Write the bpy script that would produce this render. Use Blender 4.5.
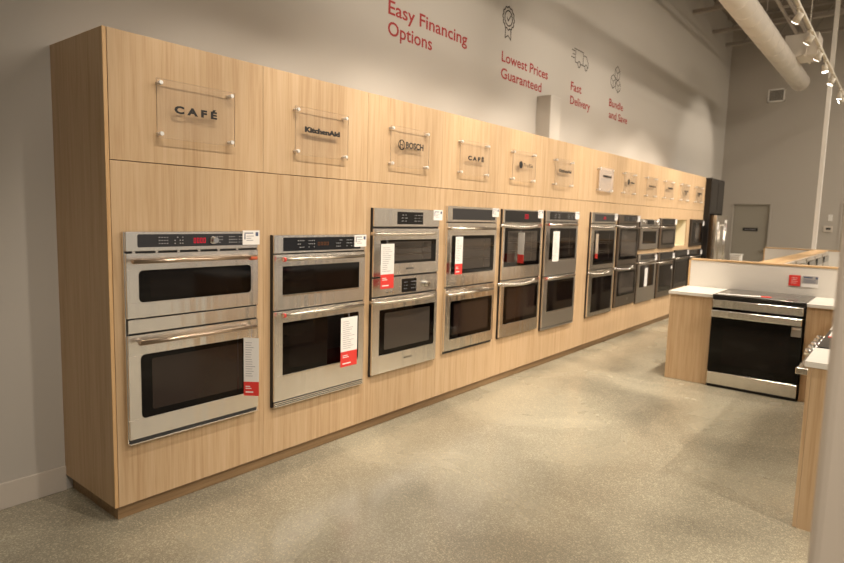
import bpy, bmesh, math, random
from mathutils import Vector, Matrix, Euler
random.seed(7)
for o in list(bpy.data.objects): bpy.data.objects.remove(o)
S = bpy.context.scene
COL = S.collection

# ------------------------------------------------------------------ camera
yaw, pit, rol = 0.6747, -0.1096, 0.0287
fw = Vector((math.cos(yaw)*math.cos(pit), math.sin(yaw)*math.cos(pit), math.sin(pit)))
r0 = fw.cross(Vector((0, 0, 1))).normalized(); u0 = r0.cross(fw)
rt = math.cos(rol)*r0 + math.sin(rol)*u0
up = -math.sin(rol)*r0 + math.cos(rol)*u0
cd = bpy.data.cameras.new('camera'); cam = bpy.data.objects.new('camera', cd); COL.objects.link(cam)
m = Matrix((rt, up, -fw)).transposed().to_4x4(); m.translation = Vector((-1.322, -3.0, 1.609))
cam.matrix_world = m
cd.sensor_width = 36; cd.lens = 604.4/844*36; cd.clip_start = 0.05; cd.clip_end = 200
cd.dof.use_dof = True; cd.dof.focus_distance = 3.4; cd.dof.aperture_fstop = 2.4
S.camera = cam

# ------------------------------------------------------------------ world, exposure
w = bpy.data.worlds.new('world'); S.world = w; w.use_nodes = True
bg = w.node_tree.nodes['Background']; bg.inputs[0].default_value = (1.0, 0.92, 0.84, 1); bg.inputs[1].default_value = 0.33
S.view_settings.view_transform = 'Standard'; S.view_settings.look = 'None'
S.view_settings.gamma = 1; S.view_settings.exposure = 0.06; S.view_settings.use_curve_mapping = False

WARM = (1.0, 0.88, 0.735)
SPOT_CAB = 190.0      # heads turned to the ovens
SPOT_FLOOR = 200.0    # heads turned to the aisle and the islands
def area(name, loc, size, power, rot=(0, 0, 0), color=WARM):
    l = bpy.data.lights.new(name, 'AREA'); l.shape = 'RECTANGLE'; l.size = size[0]; l.size_y = size[1]; l.energy = power; l.color = color
    o = bpy.data.objects.new(name, l); COL.objects.link(o); o.location = loc; o.rotation_euler = rot; return o
# unseen area lights added under the ceiling as soft fill
area('ceiling_fill_light', (8.5, -5.5, 5.9), (11, 1.2), 620)
area('ceiling_fill_light', (8.0, -10.0, 5.9), (12, 1.2), 450)

# ------------------------------------------------------------------ helpers
class MB:
    def __init__(s): s.bm = bmesh.new(); s.mi = 0
    def _add(s, verts, faces, mi=None):
        vs = [s.bm.verts.new(v) for v in verts]
        out = []
        for f in faces:
            fc = s.bm.faces.new([vs[i] for i in f]); fc.material_index = s.mi if mi is None else mi; out.append(fc)
        return vs, out
    def box(s, x0, x1, y0, y1, z0, z1, bev=0.0, mi=None, seg=1):
        x0, x1 = sorted((x0, x1)); y0, y1 = sorted((y0, y1)); z0, z1 = sorted((z0, z1))
        t = bmesh.new()
        vs = [t.verts.new(v) for v in ((x0,y0,z0),(x1,y0,z0),(x1,y1,z0),(x0,y1,z0),(x0,y0,z1),(x1,y0,z1),(x1,y1,z1),(x0,y1,z1))]
        for f in ((3,2,1,0),(4,5,6,7),(0,1,5,4),(1,2,6,5),(2,3,7,6),(3,0,4,7)): t.faces.new([vs[i] for i in f])
        if bev > 0: bmesh.ops.bevel(t, geom=t.edges[:], offset=bev, segments=seg, affect='EDGES', profile=0.5)
        t.verts.ensure_lookup_table(); t.verts.index_update()
        s._add([v.co.copy() for v in t.verts], [[v.index for v in f.verts] for f in t.faces], mi)
        t.free(); return s
    def rbox(s, x0, x1, z0, z1, y0, y1, r, mi=None, n=4):
        """slab facing -y whose outline in xz has rounded corners"""
        pts = []
        for cx, cz, a in ((x1-r, z0+r, -90), (x1-r, z1-r, 0), (x0+r, z1-r, 90), (x0+r, z0+r, 180)):
            for k in range(n+1):
                t = math.radians(a+90*k/n); pts.append((cx+r*math.cos(t), cz+r*math.sin(t)))
        return s.prism(pts, y0, y1, mi)
    def prism(s, pts, y0, y1, mi=None):
        """outline pts (x,z) extruded along y"""
        N = len(pts)
        v = [(p[0], y0, p[1]) for p in pts]+[(p[0], y1, p[1]) for p in pts]
        f = [list(range(N)), list(range(2*N-1, N-1, -1))]+[(i, i+N, (i+1) % N+N, (i+1) % N) for i in range(N)]
        s._add(v, f, mi); return s
    def cyl(s, a, b, r, n=16, r2=None, mi=None):
        a = Vector(a); b = Vector(b); r2 = r if r2 is None else r2
        d = (b-a).normalized(); q = d.to_track_quat('Z', 'Y')
        v = []
        for c, rr in ((a, r), (b, r2)):
            for k in range(n):
                t = 2*math.pi*k/n; v.append(c+q @ Vector((rr*math.cos(t), rr*math.sin(t), 0)))
        f = [list(range(n-1, -1, -1)), list(range(n, 2*n))]+[(k, (k+1) % n, (k+1) % n+n, k+n) for k in range(n)]
        s._add(v, f, mi); return s
    def tube(s, pts, r, n=10, mi=None, closed=False):
        pts = [Vector(p) for p in pts]; v = []; N = len(pts)
        for i, p in enumerate(pts):
            d = (pts[min(i+1, N-1)]-pts[max(i-1, 0)]).normalized(); q = d.to_track_quat('Z', 'Y')
            for k in range(n):
                t = 2*math.pi*k/n; v.append(p+q @ Vector((r*math.cos(t), r*math.sin(t), 0)))
        f = []
        for i in range(N-1):
            for k in range(n): f.append((i*n+k, i*n+(k+1) % n, (i+1)*n+(k+1) % n, (i+1)*n+k))
        f += [list(range(n-1, -1, -1)), list(range((N-1)*n, N*n))]
        s._add(v, f, mi); return s
    def stroke(s, pts, wd, y0, y1, mi=None, closed=False):
        """drawn line of width wd in the xz plane (thin raised strip)"""
        P = list(pts)
        if closed: P = P+[P[0]]
        for (ax, az), (bx, bz) in zip(P[:-1], P[1:]):
            L = math.hypot(bx-ax, bz-az)
            if L < 1e-6: continue
            dx, dz = (bx-ax)/L, (bz-az)/L; nx, nz = -dz*wd/2, dx*wd/2; e = wd*0.4
            s.prism([(ax-dx*e-nx, az-dz*e-nz), (bx+dx*e-nx, bz+dz*e-nz), (bx+dx*e+nx, bz+dz*e+nz), (ax-dx*e+nx, az-dz*e+nz)], y0, y1, mi)
        return s
    def build(s, name, mats, parent=None, smooth=False):
        if not isinstance(mats, (list, tuple)): mats = [mats]
        off = Vector((0, 0, 0)); p = parent
        while p is not None: off += p.location; p = p.parent
        bmesh.ops.recalc_face_normals(s.bm, faces=s.bm.faces[:])
        if off.length > 0: bmesh.ops.translate(s.bm, verts=s.bm.verts[:], vec=-off)
        me = bpy.data.meshes.new(name); s.bm.to_mesh(me); s.bm.free()
        for mt in mats: me.materials.append(mt)
        if smooth:
            me.polygons.foreach_set('use_smooth', [len(pl.vertices) == 4 for pl in me.polygons])
        o = bpy.data.objects.new(name, me); COL.objects.link(o)
        if parent is not None: o.parent = parent
        return o
def tag(o, label, cat, group=None):
    o['label'] = label; o['category'] = cat
    if group: o['group'] = group
    return o
def thing(name, loc, label, cat, group=None):
    o = bpy.data.objects.new(name, None); COL.objects.link(o); o.location = loc; o.empty_display_size = 0.05
    return tag(o, label, cat, group)
def struct(o): o['kind'] = 'structure'; return o
def relabel(o, t): o['label'] = t; return o

def text_bm(txt, bold=0.0, spacing=1.0):
    c = bpy.data.curves.new('lettering', 'FONT'); c.body = txt; c.size = 1; c.offset = bold; c.space_character = spacing; c.resolution_u = 3
    o = bpy.data.objects.new('lettering', c); COL.objects.link(o); bpy.context.view_layer.update()
    me = bpy.data.meshes.new_from_object(o.evaluated_get(bpy.context.evaluated_depsgraph_get()))
    bpy.data.objects.remove(o); bpy.data.curves.remove(c)
    vs = [v.co.copy() for v in me.vertices]; fs = [list(p.vertices) for p in me.polygons]
    bpy.data.meshes.remove(me); return vs, fs
_cap = {}
def cap_h(bold):
    if bold not in _cap:
        vs, _ = text_bm('E', bold); _cap[bold] = (min(v.y for v in vs), max(v.y for v in vs))
    return _cap[bold]
def add_text(mb, txt, x0, x1, z, cap, y, bold=0.0, spacing=1.0, mi=None, axis='x', depth=0.0008):
    """text between x0 and x1 on base line z with capitals of height cap, read from -y"""
    vs, fs = text_bm(txt, bold, spacing); lo, hi = cap_h(bold)
    a = min(v.x for v in vs); b = max(v.x for v in vs)
    out = [(x0+(v.x-a)/(b-a)*(x1-x0), y, z+(v.y-lo)/(hi-lo)*cap) for v in vs]
    mb._add(out, fs, mi)

# ------------------------------------------------------------------ materials
def mat(name, color, rough=0.5, metal=0.0, **kw):
    m = bpy.data.materials.new(name); m.use_nodes = True; b = m.node_tree.nodes['Principled BSDF']
    b.inputs['Base Color'].default_value = (*color, 1); b.inputs['Roughness'].default_value = rough; b.inputs['Metallic'].default_value = metal
    for k, v in kw.items(): b.inputs[k.replace('_', ' ')].default_value = v
    return m
def nd(m, t, **kw):
    n = m.node_tree.nodes.new(t)
    for k, v in kw.items(): setattr(n, k, v)
    return n
def lk(m, a, b): m.node_tree.links.new(a, b)
def ramp(m, src, stops):
    r = nd(m, 'ShaderNodeValToRGB'); e = r.color_ramp.elements
    while len(e) < len(stops): e.new(0.5)
    for i, (p, c) in enumerate(stops): e[i].position = p; e[i].color = (*c, 1)
    lk(m, src, r.inputs[0]); return r
def coords(m, scale, rnd=True):
    tc = nd(m, 'ShaderNodeTexCoord'); mp = nd(m, 'ShaderNodeMapping'); mp.inputs['Scale'].default_value = scale
    if rnd:
        oi = nd(m, 'ShaderNodeObjectInfo'); mu = nd(m, 'ShaderNodeMath', operation='MULTIPLY'); mu.inputs[1].default_value = 37.0
        lk(m, oi.outputs['Random'], mu.inputs[0]); ad = nd(m, 'ShaderNodeVectorMath', operation='ADD')
        lk(m, tc.outputs['Object'], ad.inputs[0]); lk(m, mu.outputs[0], ad.inputs[1]); lk(m, ad.outputs[0], mp.inputs[0])
    else: lk(m, tc.outputs['Object'], mp.inputs[0])
    return mp.outputs[0]
def wood(name, dark, mid, light, grain='z'):
    m = mat(name, mid, 0.42); b = m.node_tree.nodes['Principled BSDF']
    b.inputs['Specular IOR Level'].default_value = 0.35
    sc = {'z': (1, 1, 0.035), 'x': (0.035, 1, 1), 'y': (1, 0.035, 1)}[grain]
    v = coords(m, sc)
    n1 = nd(m, 'ShaderNodeTexNoise'); n1.inputs['Scale'].default_value = 34; n1.inputs['Detail'].default_value = 3; n1.inputs['Distortion'].default_value = 0.3
    n2 = nd(m, 'ShaderNodeTexNoise'); n2.inputs['Scale'].default_value = 130; n2.inputs['Detail'].default_value = 4
    lk(m, v, n1.inputs['Vector']); lk(m, v, n2.inputs['Vector'])
    mx = nd(m, 'ShaderNodeMix', data_type='FLOAT'); mx.inputs[0].default_value = 0.42
    lk(m, n1.outputs[0], mx.inputs[2]); lk(m, n2.outputs[0], mx.inputs[3])
    r = ramp(m, mx.outputs[0], [(0.33, dark), (0.50, mid), (0.66, light)])
    lk(m, r.outputs[0], b.inputs['Base Color'])
    return m
def steel(name, color, rough=0.3, streak=0.25):
    m = mat(name, color, rough, 1.0); b = m.node_tree.nodes['Principled BSDF']
    b.inputs['Anisotropic'].default_value = 0.8; b.inputs['Anisotropic Rotation'].default_value = 0.25
    nb = nd(m, 'ShaderNodeTexNoise'); nb.inputs['Scale'].default_value = 1.0; nb.inputs['Detail'].default_value = 1; lk(m, coords(m, (14, 14, 0.2)), nb.inputs['Vector'])
    bq = nd(m, 'ShaderNodeBump'); bq.inputs['Strength'].default_value = 0.8; bq.inputs['Distance'].default_value = 0.005; lk(m, nb.outputs[0], bq.inputs['Height'])
    lk(m, bq.outputs[0], b.inputs['Normal'])
    return m
def paint(name, c, rough=0.75):
    m = mat(name, c, rough); b = m.node_tree.nodes['Principled BSDF']
    n = nd(m, 'ShaderNodeTexNoise'); n.inputs['Scale'].default_value = 220; n.inputs['Detail'].default_value = 2
    lk(m, coords(m, (1, 1, 1), False), n.inputs['Vector'])
    bp = nd(m, 'ShaderNodeBump'); bp.inputs['Strength'].default_value = 0.08; bp.inputs['Distance'].default_value = 0.002
    lk(m, n.outputs[0], bp.inputs['Height']); lk(m, bp.outputs[0], b.inputs['Normal'])
    return m

M = {}
M['wood'] = wood('light_oak_laminate', (0.45, 0.29, 0.155), (0.54, 0.375, 0.218), (0.585, 0.42, 0.26))
M['wood_edge'] = wood('oak_edge_band', (0.48, 0.28, 0.12), (0.60, 0.38, 0.185), (0.68, 0.46, 0.24))
M['wood_cap_x'] = wood('oak_cap_long', (0.44, 0.27, 0.13), (0.56, 0.37, 0.19), (0.64, 0.44, 0.25), 'x')
M['wood_cap_y'] = wood('oak_cap_cross', (0.44, 0.27, 0.13), (0.56, 0.37, 0.19), (0.64, 0.44, 0.25), 'y')
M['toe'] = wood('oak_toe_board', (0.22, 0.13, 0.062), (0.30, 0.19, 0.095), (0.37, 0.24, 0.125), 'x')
M['gap'] = mat('joint_shadow', (0.10, 0.06, 0.03), 0.9)
M['wall'] = paint('greige_wall_paint', (0.53, 0.495, 0.445))
M['farwall'] = paint('grey_wall_paint', (0.47, 0.43, 0.38))
M['white'] = paint('white_paint', (0.84, 0.81, 0.76), 0.5)
M['base'] = paint('baseboard_paint', (0.62, 0.56, 0.49), 0.5)
M['door'] = paint('grey_door_paint', (0.36, 0.33, 0.275), 0.5)
M['quartz'] = mat('white_quartz', (0.76, 0.73, 0.67), 0.25)
M['partition'] = mat('white_partition_laminate', (0.74, 0.70, 0.635), 0.4)
M['cream'] = mat('cream_interior', (0.80, 0.72, 0.52), 0.5)
M['steel'] = steel('brushed_steel', (0.84, 0.81, 0.76), 0.25)
M['steel_warm'] = steel('brushed_steel_pale', (0.87, 0.83, 0.77), 0.22)
M['steel_grey'] = steel('brushed_steel_grey', (0.68, 0.66, 0.64), 0.34)
M['slate'] = steel('slate_steel', (0.30, 0.265, 0.235), 0.38)
M['darkslate'] = steel('dark_slate_steel', (0.13, 0.12, 0.115), 0.38)
M['handle'] = mat('polished_handle_steel', (0.74, 0.68, 0.60), 0.22, 1.0)
M['handle_bronze'] = mat('bronze_handle', (0.60, 0.47, 0.36), 0.28, 1.0)
M['standoff'] = mat('satin_standoff', (0.88, 0.86, 0.83), 0.4, 0.6)
M['chrome'] = mat('chrome', (0.8, 0.77, 0.72), 0.12, 1.0)
M['glass'] = mat('black_oven_glass', (0.002, 0.0012, 0.001), 0.05); M['glass'].node_tree.nodes['Principled BSDF'].inputs['IOR'].default_value = 1.34
M['pane'] = mat('oven_viewing_pane', (0.006, 0.0035, 0.003), 0.06)
M['pane'].node_tree.nodes['Principled BSDF'].inputs['IOR'].default_value = 1.34
M['pane_grey'] = mat('oven_pane_over_grey_cavity', (0.055, 0.045, 0.037), 0.08)
M['pane_brown'] = mat('oven_pane_brown_tint', (0.022, 0.013, 0.010), 0.08)
M['display'] = mat('display_glass', (0.012, 0.012, 0.013), 0.10)
M['panel_grey'] = mat('dark_grey_display_glass', (0.035, 0.034, 0.036), 0.15)
M['black'] = mat('black_plastic', (0.012, 0.011, 0.011), 0.4)
M['blackcab'] = mat('black_cabinet_lacquer', (0.010, 0.009, 0.009), 0.3)
M['rack'] = mat('oven_rack_wire', (0.16, 0.135, 0.11), 0.35, 1.0)
M['red'] = mat('red_print', (0.72, 0.045, 0.035), 0.5)
M['paper'] = mat('white_paper', (0.84, 0.81, 0.77), 0.6)
M['print'] = mat('grey_print', (0.36, 0.34, 0.35), 0.6)
M['ink'] = mat('black_ink', (0.012, 0.010, 0.010), 0.5)
M['inkblue'] = mat('dark_blue_print', (0.07, 0.09, 0.17), 0.6)
M['whiteprint'] = mat('white_print', (0.85, 0.80, 0.78), 0.6)
M['wallred'] = mat('red_vinyl', (0.36, 0.022, 0.02), 0.6)
M['wallred_pale'] = mat('faded_red_vinyl', (0.42, 0.11, 0.09), 0.6)
M['wallink'] = mat('dark_grey_vinyl', (0.07, 0.06, 0.05), 0.6)
M['duct'] = paint('duct_paint', (0.82, 0.76, 0.68), 0.5)
M['deck'] = paint('ceiling_deck_paint', (0.27, 0.235, 0.20), 0.8)
M['joist'] = paint('joist_paint', (0.34, 0.30, 0.26), 0.7)
M['beam'] = paint('strut_paint', (0.55, 0.50, 0.45), 0.6)
M['trackmat'] = mat('white_track_metal', (0.68, 0.62, 0.52), 0.4)
M['ledoff'] = mat('display_symbols', (0.45, 0.44, 0.44), 0.5)
M['post'] = paint('post_paint', (0.62, 0.54, 0.45), 0.55)
def emis(name, c, s):
    m = bpy.data.materials.new(name); m.use_nodes = True; nt = m.node_tree; nt.nodes.remove(nt.nodes['Principled BSDF'])
    e = nt.nodes.new('ShaderNodeEmission'); e.inputs[0].default_value = (*c, 1); e.inputs[1].default_value = s
    nt.links.new(e.outputs[0], nt.nodes['Material Output'].inputs[0]); return m
M['lamp'] = emis('lamp_face', (1.0, 0.88, 0.72), 9)
M['redled'] = emis('red_led_digits', (1.0, 0.02, 0.05), 0.7)
M['blueled'] = emis('orange_led_digits', (1.0, 0.35, 0.12), 0.16)
def acrylic(name, tint, gloss_rough=0.03, extra=0.0):
    m = bpy.data.materials.new(name); m.use_nodes = True; nt = m.node_tree; nt.nodes.remove(nt.nodes['Principled BSDF'])
    t = nt.nodes.new('ShaderNodeBsdfTransparent'); t.inputs[0].default_value = (*tint, 1)
    g = nt.nodes.new('ShaderNodeBsdfGlossy'); g.inputs['Roughness'].default_value = gloss_rough
    lw = nt.nodes.new('ShaderNodeLayerWeight'); lw.inputs[0].default_value = 0.5
    pw = nt.nodes.new('ShaderNodeMath'); pw.operation = 'POWER'; pw.inputs[1].default_value = 5.5; nt.links.new(lw.outputs['Facing'], pw.inputs[0])
    fr = nt.nodes.new('ShaderNodeMapRange'); fr.inputs[3].default_value = 0.03; fr.inputs[4].default_value = 0.9; nt.links.new(pw.outputs[0], fr.inputs[0])
    mx = nt.nodes.new('ShaderNodeMixShader'); nt.links.new(fr.outputs[0], mx.inputs[0]); nt.links.new(t.outputs[0], mx.inputs[1]); nt.links.new(g.outputs[0], mx.inputs[2])
    out = mx.outputs[0]
    if extra > 0:
        d = nt.nodes.new('ShaderNodeBsdfDiffuse'); d.inputs[0].default_value = (0.85, 0.80, 0.76, 1)
        m2 = nt.nodes.new('ShaderNodeMixShader'); m2.inputs[0].default_value = extra
        nt.links.new(out, m2.inputs[1]); nt.links.new(d.outputs[0], m2.inputs[2]); out = m2.outputs[0]
    nt.links.new(out, nt.nodes['Material Output'].inputs[0]); return m
M['acrylic'] = acrylic('clear_acrylic', (0.997, 0.995, 0.99), 0.03, 0.012)
M['acrylic_edge'] = mat('acrylic_edge', (0.52, 0.40, 0.29), 0.3)
M['frosted'] = acrylic('frosted_acrylic', (0.95, 0.93, 0.9), 0.15, 0.22)

# concrete floor
def concrete():
    m = mat('polished_concrete', (0.4, 0.34, 0.25), 0.3); b = m.node_tree.nodes['Principled BSDF']
    v = coords(m, (1, 1, 1), False)
    big = nd(m, 'ShaderNodeTexNoise'); big.inputs['Scale'].default_value = 0.9; big.inputs['Detail'].default_value = 5; big.inputs['Distortion'].default_value = 0.6; lk(m, v, big.inputs['Vector'])
    r1 = ramp(m, big.outputs[0], [(0.30, (0.26, 0.238, 0.182)), (0.50, (0.395, 0.362, 0.275)), (0.70, (0.50, 0.462, 0.352))])
    vo = nd(m, 'ShaderNodeTexVoronoi'); vo.inputs['Scale'].default_value = 150; lk(m, v, vo.inputs['Vector'])
    r2 = ramp(m, vo.outputs['Color'], [(0.25, (0.78, 0.77, 0.76)), (0.66, (1.0, 1.0, 1.0)), (0.88, (1.55, 1.52, 1.45))])
    fn = nd(m, 'ShaderNodeTexNoise'); fn.inputs['Scale'].default_value = 210; fn.inputs['Detail'].default_value = 2; lk(m, v, fn.inputs['Vector'])
    r3 = ramp(m, fn.outputs[0], [(0.35, (0.82, 0.82, 0.82)), (0.62, (1.15, 1.15, 1.13))])
    mA = nd(m, 'ShaderNodeMix', data_type='RGBA', blend_type='MULTIPLY'); mA.inputs[0].default_value = 0.75
    lk(m, r1.outputs[0], mA.inputs[6]); lk(m, r2.outputs[0], mA.inputs[7])
    mB = nd(m, 'ShaderNodeMix', data_type='RGBA', blend_type='MULTIPLY'); mB.inputs[0].default_value = 1
    lk(m, mA.outputs[2], mB.inputs[6]); lk(m, r3.outputs[0], mB.inputs[7])
    lk(m, mB.outputs[2], b.inputs['Base Color'])
    mr = nd(m, 'ShaderNodeMapRange'); b.inputs['Coat Weight'].default_value = 0.3; b.inputs['Coat Roughness'].default_value = 0.18
    mr.inputs[3].default_value = 0.18; mr.inputs[4].default_value = 0.34; lk(m, big.outputs[0], mr.inputs[0]); lk(m, mr.outputs[0], b.inputs['Roughness'])
    return m
M['floor'] = concrete()

# ------------------------------------------------------------------ room shell
D = 0.6085; XF = 14.5; CZ = 6.2
struct(MB().box(-8, XF+0.2, -14, D+0.2, -0.1, 0).build('floor', M['floor']))
struct(MB().box(-8, XF+0.2, D, D+0.2, 0, CZ).build('wall_left', M['wall']))
struct(MB().box(-8, XF+0.2, -14, D+0.2, CZ, CZ+0.1).build('ceiling', M['deck']))
struct(MB().box(-7.2, -7, -14, D, 0, CZ).build('wall_back', M['farwall']))  # unseen wall, added to block world light from behind the camera
# far wall with two door openings
fwm = MB()
d1 = (-0.50, 0.33, 2.11); d2 = (-2.72, -1.80, 2.14)
for (y0, y1, z0, z1) in ((d1[1], D, 0, CZ), (d1[0], d1[1], d1[2], CZ), (d2[1], d1[0], 0, CZ), (d2[0], d2[1], d2[2], CZ), (-14, d2[0], 0, CZ)):
    fwm.box(XF, XF+0.2, y0, y1, z0, z1)
struct(fwm.build('wall_far', M['farwall']))
for n, d in (('door_1', d1), ('door_2', d2)):
    o = struct(MB().box(XF+0.05, XF+0.095, d[0]+0.04, d[1]-0.04, 0.005, d[2]-0.04).build(n, M['door']))
    f = MB(); t = 0.05
    f.box(XF-0.012, XF+0.12, d[0]+0.001, d[0]+0.038, 0, d[2]-0.039); f.box(XF-0.012, XF+0.12, d[1]-0.038, d[1]-0.001, 0, d[2]-0.039)
    f.box(XF-0.012, XF+0.12, d[0]+0.001, d[1]-0.001, d[2]-0.038, d[2]-0.001)
    f.build('door_frame', M['farwall'], o)
    MB().cyl((XF+0.0, d[0]+0.1, 1.0), (XF+0.05, d[0]+0.1, 1.0), 0.02).cyl((XF-0.01, d[0]+0.09, 1.0), (XF-0.01, d[0]+0.2, 1.0), 0.010).build('door_handle', M['chrome'], o)
struct(MB().box(-6.99, -0.0, D-0.015, D, 0, 0.142, 0.003).build('baseboard_left', M['base']))
bf = MB().box(XF-0.012, XF, d1[1]+0.02, D, 0, 0.14); bf.box(XF-0.012, XF, d2[1]+0.02, d1[0]-0.02, 0, 0.14)
struct(bf.build('baseboard_far', M['base']))
struct(MB().box(5.28, 5.54, 0.42, D, 2.45, 3.055, 0.004).build('trim_1', M['wall']))

# ------------------------------------------------------------------ exposed ceiling
JX = [-4.6, -3.0, -1.4, 0.2, 1.8, 3.4, 5.0, 6.6, 8.2, 9.8, 11.25, 12.75, 13.9]
for i, x in enumerate(JX):
    j = MB(); j.box(x-0.06, x+0.06, -13.9, D-0.002, CZ-0.05, CZ); j.box(x-0.05, x+0.05, -13.9, D-0.002, CZ-0.62, CZ-0.56)
    k = -13.6
    while k < D-0.7:
        j.cyl((x, k, CZ-0.58), (x, k+0.33, CZ-0.04), 0.013, 6); j.cyl((x, k+0.33, CZ-0.04), (x, k+0.66, CZ-0.58), 0.013, 6); k += 0.66
    tag(j.build('ceiling_joist', M['joist']), {12: 'open web steel joist closest to the far wall', 11: 'open web steel joist, second from the far wall', 10: 'open web steel joist, third from the far wall over the duct branch'}.get(i, 'open web steel joist spanning under the ceiling deck'), 'joist', 'steel joists under the ceiling')
b = MB(); b.box(-7, 14.4, -1.06, -1.02, 5.40, 5.44); b.box(-7, 14.4, -0.90, -0.86, 5.40, 5.44); b.box(-7, 14.4, -1.06, -1.02, 5.53, 5.57)
x = -6.8
while x < 14.2: b.box(x, x+0.05, -1.06, -0.86, 5.405, 5.435); x += 0.6
tag(b.build('ceiling_strut', M['beam']), 'pale grey ladder-like metal strut running along the ceiling beside the round duct', 'strut')

# round duct
du = thing('air_duct', (4, -0.98, 4.50), 'big round white spiral duct running along the ceiling toward the far wall', 'duct')
p = MB(); R = 0.17
n = 0; x = -6.0; ax = lambda x: (-0.98, 4.52)
p.cyl((-6, -0.98, 4.52), (13.35, -0.98, 4.52), R, 40)
p.build('duct_pipe', M['duct'], du, True)
p = MB(); x = -6.0
while x < 13.3: p.cyl((x, -0.98, 4.52), (x+0.012, -0.98, 4.52), R+0.003, 40); x += 0.45
o = p.build('spiral_seam', M['duct'], du, True)
p = MB(); p.cyl((13.35, -0.98, 4.52), (13.42, -0.98, 4.52), R+0.004, 40, R-0.03); p.build('end_cap', M['duct'], du, True)
p = MB(); p.box(11.45, 12.05, -1.46, -0.95, 4.60, 4.98, 0.004); p.box(11.43, 12.07, -1.30, -1.27, 4.58, 5.00); p.build('branch_box', M['duct'], du)
for x in (2, 6, 9.5, 12.6):
    p = MB(); p.cyl((x, -0.98, 4.52+R), (x, -0.98, 5.57), 0.006, 6); p.build('hanger_rod', M['joist'], du)

# spot on the far wall etc.
v = thing('wall_vent', (XF, -0.39, 4.5), 'square air vent grille high on the far wall below the duct end', 'vent')
q = MB(); 
for (y0, y1, z0, z1) in ((-0.56, -0.53, 4.36, 4.65), (-0.25, -0.22, 4.36, 4.65), (-0.56, -0.22, 4.62, 4.65), (-0.56, -0.22, 4.36, 4.39)): q.box(XF-0.02, XF, y0, y1, z0, z1)
q.build('vent_frame', M['white'], v)
q = MB().box(XF-0.004, XF-0.001, -0.53, -0.25, 4.39, 4.62)
q.build('vent_back', M['black'], v)
q = MB()
for k in range(9): q.box(XF-0.016, XF-0.005, -0.53, -0.25, 4.395+k*0.025, 4.406+k*0.025)
q.build('louvre', M['farwall'], v)
s_ = thing('door_plaque', (XF+0.045, -0.085, 1.49), 'dark rectangular plaque on the grey far door', 'plaque')
MB().box(XF+0.040, XF+0.049, -0.245, 0.07, 1.455, 1.53, 0.001).build('plate', M['black'], s_)
q = MB(); q.box(XF+0.038, XF+0.040, -0.21, 0.03, 1.487, 1.497); q.build('printed_line', M['print'], s_)
w1 = thing('wall_switch', (XF, -1.63, 1.80), 'white switch plate on the far wall, above the grey keypad', 'switch')
MB().box(XF-0.01, XF, -1.67, -1.59, 1.73, 1.87, 0.002).build('plate', M['white'], w1)
MB().box(XF-0.016, XF-0.01, -1.64, -1.62, 1.78, 1.82).build('toggle', M['white'], w1)
w2 = thing('wall_keypad', (XF, -1.61, 1.56), 'small grey keypad on the far wall just below the white switch plate', 'keypad')
MB().box(XF-0.025, XF, -1.69, -1.53, 1.49, 1.62, 0.003).build('housing', M['base'], w2)
MB().box(XF-0.027, XF-0.025, -1.66, -1.57, 1.54, 1.585).build('screen', M['black'], w2)
tag(MB().box(11.22, 11.28, -1.749, -1.682, 0, CZ, 0.003).build('support_pole', M['white']), 'slim white square pole rising behind the far end of the island', 'pole')
tag(MB().box(-0.02, 0.33, -3.26, -2.905, 0, CZ, 0.02, seg=3).build('support_post', M['post']), 'thick beige post close by at the right edge of the view', 'post')

# ------------------------------------------------------------------ track lights
TY, TZ = -1.77, 4.12
tr = thing('light_track', (4, TY, TZ), 'long white lighting track hung along the aisle below the ceiling', 'track')
MB().box(-6, 13.6, TY-0.018, TY+0.018, TZ, TZ+0.035, 0.003).build('rail', M['trackmat'], tr)
for x in (-4, -1, 2, 5, 8, 11, 13): MB().cyl((x, TY, TZ+0.035), (x, TY, 5.58), 0.005, 6).build('hanger_rod', M['trackmat'], tr)
tr2 = thing('light_track', (3, -5.2, TZ), 'unseen second lighting track added over the island rows to light them and the floor', 'track')  # track added out of view to light islands and floor
MB().box(-4, 11, -5.218, -5.182, TZ, TZ+0.035, 0.003).build('rail', M['trackmat'], tr2)
for x in (-3, 1, 5, 9): MB().cyl((x, -5.2, TZ+0.035), (x, -5.2, 5.58), 0.005, 6).build('hanger_rod', M['trackmat'], tr2)
def spot(x, y, target, energy, size, label, blend=0.5, rad=0.025):
    base = Vector((x, y, TZ)); c = base+Vector((0, 0, -0.13)); d = (Vector(target)-c).normalized()
    t = thing('track_light', base, label, 'spotlight', 'white cylinder spotlights along the ceiling track')
    MB().cyl(base, base+Vector((0, 0, -0.03)), 0.025, 12).cyl(base+Vector((0, 0, -0.02)), c, 0.010, 8).build('stem', M['trackmat'], t, True)
    MB().cyl(c-d*0.06, c+d*0.05, 0.036, 20, 0.044).build('lamp_head', M['trackmat'], t, True)
    MB().cyl(c+d*0.0505, c+d*0.054, 0.040, 20).build('lamp_lens', M['lamp'], t)
    l = bpy.data.lights.new('spot_bulb', 'SPOT'); l.energy = energy; l.color = WARM; l.spot_size = math.radians(size); l.spot_blend = blend; l.shadow_soft_size = rad
    o = bpy.data.objects.new('spot_bulb', l); COL.objects.link(o); o.parent = t; o.location = (c+d*0.07)-base
    o.rotation_euler = d.to_track_quat('-Z', 'Y').to_euler()
LS = 'white cylinder spotlight on the ceiling track'
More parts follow.
